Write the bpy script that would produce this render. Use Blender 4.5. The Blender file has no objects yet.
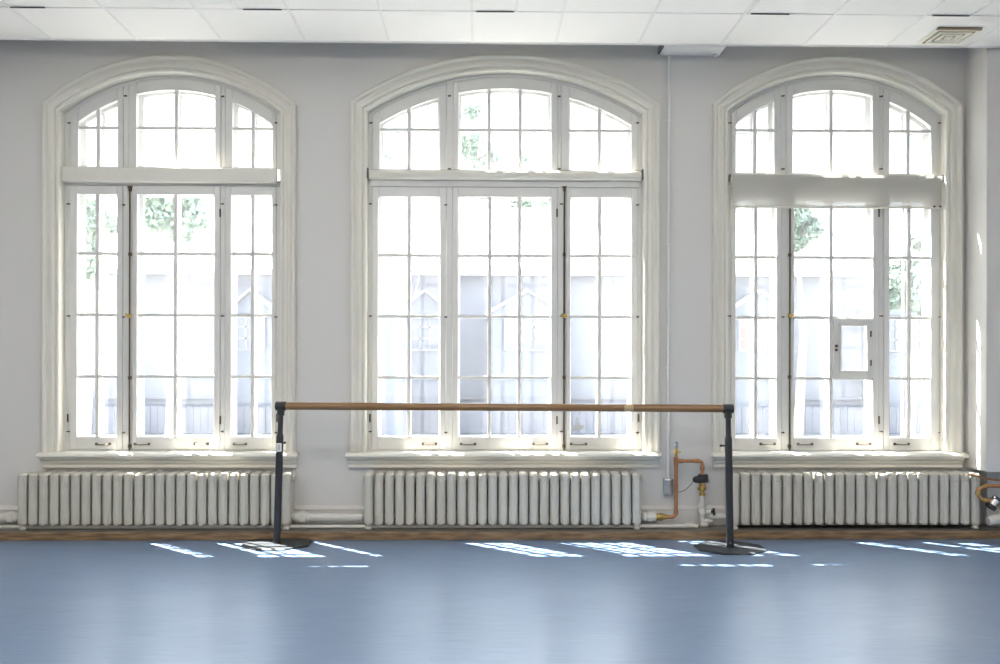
import bpy, bmesh, math, random
from mathutils import Vector, Matrix
C = bpy.context.scene.collection
PI = math.pi
random.seed(7)

# ---------------------------------------------------------------- camera model
F, CX, CY, DIST, EYE = 1000.0, 500.0, 360.0, 7.26, 1.253
YAW, ROLL = math.atan(20 / 1000.0), 0.002
def at(px, py, Y):
    """world X, Z of a photo measurement on the plane y = Y"""
    a, b = px - CX, py - CY
    u = a * math.cos(ROLL) + b * math.sin(ROLL)
    v = -a * math.sin(ROLL) + b * math.cos(ROLL)
    d = Y + DIST
    t = u / F
    X = d * (math.sin(YAW) + t * math.cos(YAW)) / (math.cos(YAW) - t * math.sin(YAW))
    zf = X * math.sin(YAW) + d * math.cos(YAW)
    return round(X, 4), round(EYE - v / F * zf, 4)

# ---------------------------------------------------------------- materials
def mat(name, col, rough=0.5, metal=0.0, spec=0.5, noise=None, bump=None, coat=0.0):
    m = bpy.data.materials.new(name); m.use_nodes = True
    nt = m.node_tree; b = nt.nodes['Principled BSDF']
    b.inputs['Base Color'].default_value = (*col, 1)
    b.inputs['Roughness'].default_value = rough
    b.inputs['Metallic'].default_value = metal
    b.inputs['Specular IOR Level'].default_value = spec
    b.inputs['Coat Weight'].default_value = coat
    tc = nt.nodes.new('ShaderNodeTexCoord')
    if noise:
        scale, amt, col2 = noise[:3]
        mp = nt.nodes.new('ShaderNodeMapping'); mp.inputs['Scale'].default_value = noise[3] if len(noise) > 3 else (1, 1, 1)
        nt.links.new(tc.outputs['Object'], mp.inputs['Vector'])
        n = nt.nodes.new('ShaderNodeTexNoise'); n.inputs['Scale'].default_value = scale; n.inputs['Detail'].default_value = 6
        nt.links.new(mp.outputs['Vector'], n.inputs['Vector'])
        r = nt.nodes.new('ShaderNodeValToRGB')
        r.color_ramp.elements[0].position = 0.5 - amt; r.color_ramp.elements[1].position = 0.5 + amt
        r.color_ramp.elements[0].color = (*col2, 1); r.color_ramp.elements[1].color = (*col, 1)
        nt.links.new(n.outputs['Fac'], r.inputs['Fac']); nt.links.new(r.outputs['Color'], b.inputs['Base Color'])
    if bump:
        scale, st = bump[:2]
        mp = nt.nodes.new('ShaderNodeMapping'); mp.inputs['Scale'].default_value = bump[2] if len(bump) > 2 else (1, 1, 1)
        nt.links.new(tc.outputs['Object'], mp.inputs['Vector'])
        n = nt.nodes.new('ShaderNodeTexNoise'); n.inputs['Scale'].default_value = scale; n.inputs['Detail'].default_value = 4
        nt.links.new(mp.outputs['Vector'], n.inputs['Vector'])
        bp = nt.nodes.new('ShaderNodeBump'); bp.inputs['Strength'].default_value = st; bp.inputs['Distance'].default_value = 0.01
        nt.links.new(n.outputs['Fac'], bp.inputs['Height']); nt.links.new(bp.outputs['Normal'], b.inputs['Normal'])
    return m

M = {}
M['wall'] = mat('grey_wall_paint', (0.67, 0.65, 0.622), 0.6, noise=(0.7, 0.3, (0.64, 0.622, 0.592)), bump=(60, 0.03))
M['white_wall'] = mat('white_wall_paint', (0.78, 0.77, 0.75), 0.6, noise=(0.7, 0.3, (0.75, 0.74, 0.72)))
M['trim'] = mat('cream_gloss_paint', (0.72, 0.695, 0.625), 0.38, noise=(5, 0.3, (0.68, 0.655, 0.58)), bump=(30, 0.05))
M['sash'] = mat('white_sash_paint', (0.69, 0.68, 0.65), 0.36, noise=(9, 0.35, (0.65, 0.64, 0.605)), bump=(40, 0.05))
M['storm'] = mat('white_storm_sash_paint', (0.9, 0.9, 0.9), 0.5, noise=(9, 0.3, (0.86, 0.86, 0.86)))
M['ceiling'] = mat('ceiling_tile', (0.90, 0.88, 0.85), 0.85, noise=(180, 0.25, (0.84, 0.82, 0.79)), bump=(350, 0.12))
M['tee'] = mat('ceiling_grid_paint', (0.80, 0.79, 0.77), 0.5, noise=(4, 0.3, (0.76, 0.75, 0.73)))
M['dark_gap'] = mat('dark_plenum', (0.06, 0.055, 0.05), 0.8, noise=(20, 0.3, (0.04, 0.04, 0.035)))
M['rad'] = mat('radiator_enamel', (0.575, 0.55, 0.485), 0.34, noise=(14, 0.35, (0.52, 0.495, 0.425)), bump=(70, 0.08))
M['pipe'] = mat('painted_pipe', (0.64, 0.625, 0.58), 0.4, noise=(20, 0.35, (0.56, 0.54, 0.48)), bump=(60, 0.08))
M['copper'] = mat('copper_pipe', (0.62, 0.30, 0.14), 0.32, metal=0.85, noise=(40, 0.25, (0.36, 0.17, 0.08)))
M['brass'] = mat('brass', (0.62, 0.44, 0.15), 0.35, metal=0.85, noise=(60, 0.25, (0.38, 0.26, 0.08)))
M['black'] = mat('black_plastic', (0.025, 0.025, 0.028), 0.4, noise=(30, 0.3, (0.02, 0.02, 0.02)))
M['post'] = mat('black_powder_coat', (0.022, 0.023, 0.026), 0.42, noise=(120, 0.3, (0.03, 0.03, 0.034)))
M['base'] = mat('dark_steel_plate', (0.032, 0.038, 0.044), 0.5, spec=0.25, noise=(50, 0.3, (0.026, 0.03, 0.034)))
M['steel'] = mat('bright_steel', (0.65, 0.65, 0.66), 0.25, metal=0.9, noise=(50, 0.3, (0.5, 0.5, 0.5)))
M['bolt'] = mat('aged_dark_brass', (0.12, 0.09, 0.05), 0.45, metal=0.6, noise=(60, 0.3, (0.06, 0.045, 0.03)))
M['lift'] = mat('aged_lift_metal', (0.22, 0.19, 0.14), 0.4, metal=0.6, noise=(60, 0.3, (0.12, 0.10, 0.07)))
M['barre'] = mat('varnished_barre_wood', (0.27, 0.14, 0.045), 0.35, noise=(6, 0.3, (0.19, 0.095, 0.03), (0.6, 14, 14)), coat=0.3)
M['joint'] = mat('pale_wood', (0.52, 0.38, 0.20), 0.4, noise=(6, 0.3, (0.45, 0.31, 0.15)))
M['plinth'] = mat('bare_wood_plinth', (0.33, 0.205, 0.10), 0.6, noise=(5, 0.2, (0.09, 0.055, 0.03), (1.2, 6, 9)), bump=(25, 0.2, (1, 6, 6)))
M['plinth_top'] = mat('dusty_plinth_top', (0.22, 0.20, 0.17), 0.7, noise=(6, 0.25, (0.13, 0.115, 0.10), (1, 5, 5)))
M['paper'] = mat('paper_label', (0.8, 0.8, 0.78), 0.6, noise=(30, 0.3, (0.75, 0.75, 0.73)))
M['sticker'] = mat('grey_film', (0.5, 0.5, 0.52), 0.5, noise=(60, 0.3, (0.45, 0.45, 0.47)))
M['vent'] = mat('cream_vent_paint', (0.88, 0.86, 0.77), 0.5, noise=(8, 0.3, (0.74, 0.72, 0.64)))
M['ventgap'] = mat('vent_recess', (0.26, 0.20, 0.12), 0.7, noise=(20, 0.3, (0.20, 0.15, 0.09)))
M['cable'] = mat('grey_cable', (0.16, 0.16, 0.16), 0.5, noise=(20, 0.3, (0.12, 0.12, 0.12)))
# outdoors
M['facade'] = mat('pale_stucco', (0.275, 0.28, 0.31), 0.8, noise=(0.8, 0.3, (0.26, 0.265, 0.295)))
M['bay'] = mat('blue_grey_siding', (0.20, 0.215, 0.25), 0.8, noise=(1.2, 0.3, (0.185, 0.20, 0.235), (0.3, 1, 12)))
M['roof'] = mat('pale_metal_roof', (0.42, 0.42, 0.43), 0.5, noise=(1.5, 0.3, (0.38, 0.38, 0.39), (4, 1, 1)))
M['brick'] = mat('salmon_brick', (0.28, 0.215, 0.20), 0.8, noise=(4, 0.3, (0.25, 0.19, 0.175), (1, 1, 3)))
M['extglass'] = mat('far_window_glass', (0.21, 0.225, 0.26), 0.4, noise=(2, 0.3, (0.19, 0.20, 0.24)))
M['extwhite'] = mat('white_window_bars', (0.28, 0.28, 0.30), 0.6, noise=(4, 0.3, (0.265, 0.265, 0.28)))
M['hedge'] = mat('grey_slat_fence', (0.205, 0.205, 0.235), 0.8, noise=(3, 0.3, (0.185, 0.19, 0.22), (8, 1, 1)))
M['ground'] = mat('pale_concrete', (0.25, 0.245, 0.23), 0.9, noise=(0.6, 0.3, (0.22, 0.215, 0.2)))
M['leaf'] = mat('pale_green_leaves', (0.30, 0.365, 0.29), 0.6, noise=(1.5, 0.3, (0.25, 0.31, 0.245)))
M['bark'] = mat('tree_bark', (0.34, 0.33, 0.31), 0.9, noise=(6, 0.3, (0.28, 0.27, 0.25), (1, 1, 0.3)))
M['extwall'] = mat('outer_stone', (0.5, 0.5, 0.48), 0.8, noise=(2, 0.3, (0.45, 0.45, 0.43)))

def floor_mat():
    m = bpy.data.materials.new('blue_grey_dance_vinyl'); m.use_nodes = True
    nt = m.node_tree; b = nt.nodes['Principled BSDF']; L = nt.links.new
    tc = nt.nodes.new('ShaderNodeTexCoord')
    def noise(sc, scale, det):
        mp = nt.nodes.new('ShaderNodeMapping'); mp.inputs['Scale'].default_value = sc
        L(tc.outputs['Object'], mp.inputs['Vector'])
        n = nt.nodes.new('ShaderNodeTexNoise'); n.inputs['Scale'].default_value = scale; n.inputs['Detail'].default_value = det
        n.inputs['Roughness'].default_value = 0.65
        L(mp.outputs['Vector'], n.inputs['Vector']); return n
    s = noise((1.2, 22, 1), 3.5, 8)      # scuff streaks running along the room
    r = nt.nodes.new('ShaderNodeValToRGB')
    r.color_ramp.elements[0].position = 0.30; r.color_ramp.elements[1].position = 0.72
    r.color_ramp.elements[0].color = (0.096, 0.153, 0.248, 1); r.color_ramp.elements[1].color = (0.148, 0.222, 0.345, 1)
    L(s.outputs['Fac'], r.inputs['Fac'])
    g = noise((1, 1.6, 1), 1.1, 5)
    rr = nt.nodes.new('ShaderNodeMapRange'); rr.inputs['From Min'].default_value = 0.3; rr.inputs['From Max'].default_value = 0.7
    rr.inputs['To Min'].default_value = 0.31; rr.inputs['To Max'].default_value = 0.38
    L(g.outputs['Fac'], rr.inputs['Value']); L(rr.outputs['Result'], b.inputs['Roughness'])
    L(r.outputs['Color'], b.inputs['Base Color'])
    b.inputs['Specular IOR Level'].default_value = 0.85
    bp = nt.nodes.new('ShaderNodeBump'); bp.inputs['Strength'].default_value = 0.12; bp.inputs['Distance'].default_value = 0.004
    L(s.outputs['Fac'], bp.inputs['Height']); L(bp.outputs['Normal'], b.inputs['Normal'])
    return m
M['floor'] = floor_mat()

def glass_mat(name, veil):  # the translucent share is haze added to whiten the view outside
    m = bpy.data.materials.new(name); m.use_nodes = True
    nt = m.node_tree; nt.nodes.clear(); L = nt.links.new
    out = nt.nodes.new('ShaderNodeOutputMaterial')
    tr = nt.nodes.new('ShaderNodeBsdfTransparent'); tr.inputs['Color'].default_value = (0.985, 0.99, 0.99, 1)
    gl = nt.nodes.new('ShaderNodeBsdfGlossy'); gl.inputs['Roughness'].default_value = 0.03
    tl = nt.nodes.new('ShaderNodeBsdfTranslucent'); tl.inputs['Color'].default_value = (0.9, 0.92, 0.97, 1)
    lw = nt.nodes.new('ShaderNodeLayerWeight'); lw.inputs['Blend'].default_value = 0.5
    pw = nt.nodes.new('ShaderNodeMath'); pw.operation = 'POWER'; L(lw.outputs['Facing'], pw.inputs[0]); pw.inputs[1].default_value = 5
    fr = nt.nodes.new('ShaderNodeMath'); fr.operation = 'MULTIPLY_ADD'; L(pw.outputs[0], fr.inputs[0]); fr.inputs[1].default_value = 0.5; fr.inputs[2].default_value = 0.02
    mx = nt.nodes.new('ShaderNodeMixShader'); L(fr.outputs[0], mx.inputs[0]); L(tr.outputs[0], mx.inputs[1]); L(gl.outputs[0], mx.inputs[2])
    m2 = nt.nodes.new('ShaderNodeMixShader'); L(mx.outputs[0], m2.inputs[1]); L(tl.outputs[0], m2.inputs[2])
    tc = nt.nodes.new('ShaderNodeTexCoord'); n = nt.nodes.new('ShaderNodeTexNoise'); n.inputs['Scale'].default_value = 6
    L(tc.outputs['Object'], n.inputs['Vector'])
    mr = nt.nodes.new('ShaderNodeMapRange'); mr.inputs['To Min'].default_value = veil * 0.6; mr.inputs['To Max'].default_value = veil * 1.4
    L(n.outputs['Fac'], mr.inputs['Value']); L(mr.outputs['Result'], m2.inputs[0])
    L(m2.outputs[0], out.inputs['Surface']); return m
M['glass'] = glass_mat('hazed_window_glass', 0.014)
M['stormglass'] = glass_mat('storm_window_glass', 0.004)

def blind_mat():
    m = bpy.data.materials.new('blind_fabric'); m.use_nodes = True
    nt = m.node_tree; nt.nodes.clear(); L = nt.links.new
    out = nt.nodes.new('ShaderNodeOutputMaterial')
    d = nt.nodes.new('ShaderNodeBsdfDiffuse'); d.inputs['Color'].default_value = (0.62, 0.605, 0.565, 1)
    t = nt.nodes.new('ShaderNodeBsdfTranslucent'); t.inputs['Color'].default_value = (0.66, 0.64, 0.59, 1)
    x = nt.nodes.new('ShaderNodeBsdfTransparent')
    w = nt.nodes.new('ShaderNodeTexNoise'); w.inputs['Scale'].default_value = 300
    tc = nt.nodes.new('ShaderNodeTexCoord'); L(tc.outputs['Object'], w.inputs['Vector'])
    mr = nt.nodes.new('ShaderNodeMapRange'); mr.inputs['To Min'].default_value = 0.26; mr.inputs['To Max'].default_value = 0.40
    L(w.outputs['Fac'], mr.inputs['Value'])
    a = nt.nodes.new('ShaderNodeMixShader'); a.inputs[0].default_value = 0.22; L(d.outputs[0], a.inputs[1]); L(t.outputs[0], a.inputs[2])
    b = nt.nodes.new('ShaderNodeMixShader'); L(mr.outputs['Result'], b.inputs[0]); L(a.outputs[0], b.inputs[1]); L(x.outputs[0], b.inputs[2])
    L(b.outputs[0], out.inputs['Surface']); return m
M['blind'] = blind_mat()

def emit_mat(name, col, s):
    m = bpy.data.materials.new(name); m.use_nodes = True
    nt = m.node_tree; b = nt.nodes['Principled BSDF']
    b.inputs['Emission Color'].default_value = (*col, 1); b.inputs['Emission Strength'].default_value = s
    return m
FILL = 8.0  # strength of the unseen fill lights added to the ceiling
M['fill_glow'] = emit_mat('fill_light_glow', (1.0, 0.955, 0.90), FILL)

# ---------------------------------------------------------------- mesh helpers
class MB:
    def __init__(s): s.bm = bmesh.new()
    def face(s, vs):
        try: return s.bm.faces.new(vs)
        except ValueError: return None
    def box(s, x0, x1, y0, y1, z0, z1):
        v = [s.bm.verts.new(p) for p in ((x0,y0,z0),(x1,y0,z0),(x1,y1,z0),(x0,y1,z0),(x0,y0,z1),(x1,y0,z1),(x1,y1,z1),(x0,y1,z1))]
        for f in ((0,3,2,1),(4,5,6,7),(0,1,5,4),(1,2,6,5),(2,3,7,6),(3,0,4,7)): s.face([v[i] for i in f])
        return s
    def prism(s, poly, y0, y1):
        """XZ outline extruded along Y"""
        a = [s.bm.verts.new((x, y0, z)) for x, z in poly]; b = [s.bm.verts.new((x, y1, z)) for x, z in poly]
        s.face(a); s.face(b[::-1]); n = len(poly)
        for i in range(n): s.face([a[i], b[i], b[(i+1)%n], a[(i+1)%n]])
        return s
    def prism_x(s, poly, x0, x1):
        """YZ outline extruded along X"""
        a = [s.bm.verts.new((x0, y, z)) for y, z in poly]; b = [s.bm.verts.new((x1, y, z)) for y, z in poly]
        s.face(a); s.face(b[::-1]); n = len(poly)
        for i in range(n): s.face([a[i], b[i], b[(i+1)%n], a[(i+1)%n]])
        return s
    def prism_z(s, poly, z0, z1):
        a = [s.bm.verts.new((x, y, z0)) for x, y in poly]; b = [s.bm.verts.new((x, y, z1)) for x, y in poly]
        s.face(a[::-1]); s.face(b); n = len(poly)
        for i in range(n): s.face([a[i], a[(i+1)%n], b[(i+1)%n], b[i]])
        return s
    def tube(s, pts, r, n=14, cap=True):
        pts = [Vector(p) for p in pts]; rs = r if isinstance(r, (list, tuple)) else [r] * len(pts)
        rings = []; up = None
        for i, p in enumerate(pts):
            if i == 0: d = pts[1] - p
            elif i == len(pts) - 1: d = p - pts[i-1]
            else: d = (pts[i+1] - p).normalized() + (p - pts[i-1]).normalized()
            if d.length < 1e-9: d = pts[min(i+1, len(pts)-1)] - pts[max(i-2, 0)]
            d.normalize()
            if up is None:
                up = Vector((0, 0, 1)) if abs(d.z) < 0.9 else Vector((1, 0, 0))
            u = (up - d * up.dot(d)).normalized(); w = d.cross(u); up = u
            rings.append([s.bm.verts.new(p + (u * math.cos(2*PI*k/n) + w * math.sin(2*PI*k/n)) * rs[i]) for k in range(n)])
        for a, b in zip(rings, rings[1:]):
            for k in range(n): s.face([a[k], a[(k+1)%n], b[(k+1)%n], b[k]])
        if cap: s.face(rings[0][::-1]); s.face(rings[-1])
        return s
    def sphere(s, c, r, sc=(1,1,1)):
        bmesh.ops.create_uvsphere(s.bm, u_segments=14, v_segments=9, radius=r, matrix=Matrix.Translation(c) @ Matrix.Diagonal((*sc, 1)))
        return s
    def build(s, name, m, parent=None, bevel=0.0, smooth=False, seg=2):
        bmesh.ops.recalc_face_normals(s.bm, faces=s.bm.faces[:])
        me = bpy.data.meshes.new(name); s.bm.to_mesh(me); s.bm.free()
        me.materials.append(M[m] if isinstance(m, str) else m)
        if smooth:
            for p in me.polygons: p.use_smooth = True
            me.set_sharp_from_angle(angle=math.radians(40))
        o = bpy.data.objects.new(name, me); C.objects.link(o)
        if parent:
            o.parent = parent; o.matrix_parent_inverse = Matrix.Identity(4)
            w = Vector((0, 0, 0)); q = parent
            while q: w += Vector(q.location); q = q.parent
            me.transform(Matrix.Translation(-w))
        if bevel:
            b = o.modifiers.new('bevel', 'BEVEL'); b.width = bevel; b.segments = seg; b.limit_method = 'ANGLE'; b.angle_limit = math.radians(40)
        return o
def empty(name, loc):
    o = bpy.data.objects.new(name, None); C.objects.link(o); o.location = loc; return o
def tag(o, label, cat, group=None, kind=None):
    if label: o['label'] = label
    if cat: o['category'] = cat
    if group: o['group'] = group
    if kind: o['kind'] = kind
    return o
def struct(o): o['kind'] = 'structure'; return o
def arcpts(c, r, a0, a1, n):
    return [(c[0] + r * math.cos(a0 + (a1-a0)*i/n), c[1] + r * math.sin(a0 + (a1-a0)*i/n)) for i in range(n+1)]

# ---------------------------------------------------------------- room sizes
ZC = 3.437            # suspended ceiling
EDGE = -0.36          # where the suspended ceiling stops in front of the window wall
XL, XR, YB, ZTOP = -4.6, 4.45, -11.0, 3.66
WT = 0.30             # window wall thickness

# ---------------------------------------------------------------- window data, read from the photo
WIN = [
 dict(n=1, cas=(58.5, 280.8), sp=110.8, ap=71,
      low=[(70,76.9,[96.7],116.6,122.5),(132,137,[175],214,220),(225,231,[252.3],271.5,276)],
      top=[(70,78,[97.4],117,122.6),(128.6,136,[175.6],214.4,220.4),(225,232,[252.6],272,276)],
      rows=(185.5,194.5,[253.5,315,376.6],437,450), th=127.8, tb=166.5, bolt=130.4, sill=(36,297),
      lifts=[(95.5,111),(134,150),(194,209),(233,247)]),
 dict(n=2, cas=(365.8, 645), sp=110.5, ap=69.7,
      low=[(372,378,[409],440,446),(452.7,458,[489.6,519.4],551,557),(566,570.5,[599.7],631.5,637.5)],
      top=[(372,379.5,[408.8],439,446),(453,458,[488.8,519.9],551,557.5),(561,569,[599.3],631,637.5)],
      rows=(187,197,[255.5,316.5,377.7],437,450), th=129.8, tb=169.5, bolt=564.3, sill=(345,662),
      lifts=[(422,437),(460,476),(532.5,548),(570,587)]),
 dict(n=3, cas=(727.5, 947), sp=111.5, ap=71.5,
      low=[(731,736,[756],776.6,781.5),(791,794.5,[831.5],873,878.5),(884,889.6,[909.7],931,940)],
      top=[(731,736,[755],774,780),(786,792.8,[831.3],872.3,879),(883,889.4,[908.5],931,940)],
      rows=(187,199.5,[257.3,317.6,378.5],438,451), th=130.5, tb=173, bolt=789.6, sill=(713,969),
      lifts=[(759.6,775.5),(797,813),(856,871),(893.6,909.6)]),
]
SP = 0.08             # plane of the sash faces
for w in WIN:
    xl, zl = at(w['cas'][0], w['sp'], -0.02); xr, zr = at(w['cas'][1], w['sp'], -0.02)
    w['cx'] = (xl + xr) / 2; w['a'] = (xr - xl) / 2
    zs = (zl + zr) / 2
    mid = (w['cas'][0] + w['cas'][1]) / 2; w['mid'] = mid
    za = at(mid, w['ap'], -0.02)[1]
    rise = za - zs
    w['R'] = (w['a']**2 + rise**2) / (2 * rise); w['zc'] = za - w['R']
    w['zsill'] = 0.585

# ---------------------------------------------------------------- window wall with three arched openings
def wall_with_openings():
    bm = bmesh.new()
    cache = {}
    def V(x, z):
        k = (round(x, 4), round(z, 4))
        if k not in cache: cache[k] = bm.verts.new((k[0], 0, k[1]))
        return cache[k]
    ZB = 0.0
    def quad(a, b, c, d): bm.faces.new([V(*a), V(*b), V(*c), V(*d)])
    prev = XL
    for w in WIN:
        cx, a, R, zc = w['cx'], w['a'], w['R'], w['zc']
        x0, x1 = cx - a, cx + a; zs = zc + math.sqrt(R*R - a*a)
        z0 = w['zsill'] - 0.02
        for (za, zb) in ((ZB, z0), (z0, zs), (zs, ZTOP)): quad((prev, za), (x0, za), (x0, zb), (prev, zb))
        quad((x0, ZB), (x1, ZB), (x1, z0), (x0, z0))
        N = 40
        for i in range(N):
            xa = x0 + (x1-x0)*i/N; xb = x0 + (x1-x0)*(i+1)/N
            fa = zc + math.sqrt(max(R*R-(xa-cx)**2, 0)); fb = zc + math.sqrt(max(R*R-(xb-cx)**2, 0))
            if i == 0: fa = zs
            if i == N-1: fb = zs
            quad((xa, fa), (xb, fb), (xb, ZTOP), (xa, ZTOP))
        prev = x1
        w['zs'] = zs
    for (za, zb) in ((ZB, WIN[2]['zsill']-0.02), (WIN[2]['zsill']-0.02, WIN[2]['zs']), (WIN[2]['zs'], ZTOP)):
        quad((prev, za), (XR, za), (XR, zb), (prev, zb))
    bmesh.ops.remove_doubles(bm, verts=bm.verts[:], dist=1e-4)
    r = bmesh.ops.extrude_face_region(bm, geom=bm.faces[:])
    vs = [e for e in r['geom'] if isinstance(e, bmesh.types.BMVert)]
    bmesh.ops.translate(bm, verts=vs, vec=(0, WT, 0))
    mb = MB(); mb.bm.free(); mb.bm = bm
    return mb.build('wall_front', 'wall')
struct(wall_with_openings())

# ---------------------------------------------------------------- window joinery
def sweep(w, prof, z0, mb, n=36):
    """profile of (offset from the opening edge, y) carried up the jambs and round the arch"""
    lines = []
    for off, y in prof:
        a, R = w['a'] + off, w['R'] + off
        zs = w['zc'] + math.sqrt(R*R - a*a); th = math.asin(a / R)
        pts = [(w['cx'] - a, z0), (w['cx'] - a, zs)]
        for i in range(1, n):
            t = -th + 2*th*i/n; pts.append((w['cx'] + R*math.sin(t), w['zc'] + R*math.cos(t)))
        pts += [(w['cx'] + a, zs), (w['cx'] + a, z0)]
        lines.append([mb.bm.verts.new((x, y, z)) for x, z in pts])
    for A, B in zip(lines, lines[1:]):
        for i in range(len(A)-1): mb.face([A[i], A[i+1], B[i+1], B[i]])
    return lines

def sash(w, name, parent, x0, g0, mu, g1, x1, z0, gz0, hm, gz1, z1, y0, y1, m, arch=None, rail=0.06, glass='glass', mw=0.027, hw=0.023):
    """one glazed leaf. arch = outer radius of a curved head or None"""
    mb = MB(); cx, zc = w['cx'], w['zc']
    top = (lambda x, r=0: zc + math.sqrt(max((arch - r)**2 - (x-cx)**2, 0))) if arch else (lambda x, r=0: z1 - r)
    rl = rail if arch else z1 - gz1
    def up(xa, xb, r, za, ya=y0, yb=y1):
        mb.prism([(xa, za), (xb, za), (xb, top(xb, r)), (xa, top(xa, r))], ya, yb)
    up(x0, g0, 0, z0); up(g1, x1, 0, z0)
    mb.box(g0, g1, y0, y1, z0, gz0)
    N = 16 if arch else 1
    xs = [g0 + (g1-g0)*i/N for i in range(N+1)]
    mb.prism([(x, top(x, rl)) for x in xs] + [(x, top(x)) for x in xs[::-1]], y0, y1)
    for x in mu: up(x-mw/2, x+mw/2, rl, gz0, y0+0.006, y1-0.006)
    for z in hm:
        if not arch: mb.box(g0, g1, y0+0.009, y1-0.009, z-hw/2, z+hw/2)
        else:
            xs = [g0 + (g1-g0)*i/60 for i in range(61)]
            ok = [x for x in xs if top(x, rl) > z - 0.01]
            if ok: mb.box(ok[0], ok[-1], y0+0.009, y1-0.009, z-hw/2, z+hw/2)
    o = mb.build(name, m, parent, bevel=0.004)
    ym = (y0+y1)/2
    g = MB(); N = 10 if arch else 1
    pts = [(g0-0.005, gz0-0.005), (g1+0.005, gz0-0.005)] + [(g1+0.005 + (g0-g1-0.01)*i/N, top(g1+0.005 + (g0-g1-0.01)*i/N, rl-0.005)) for i in range(N+1)]
    g.prism(pts, ym-0.002, ym+0.002).build('glass_pane', glass, o)
    return o

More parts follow.
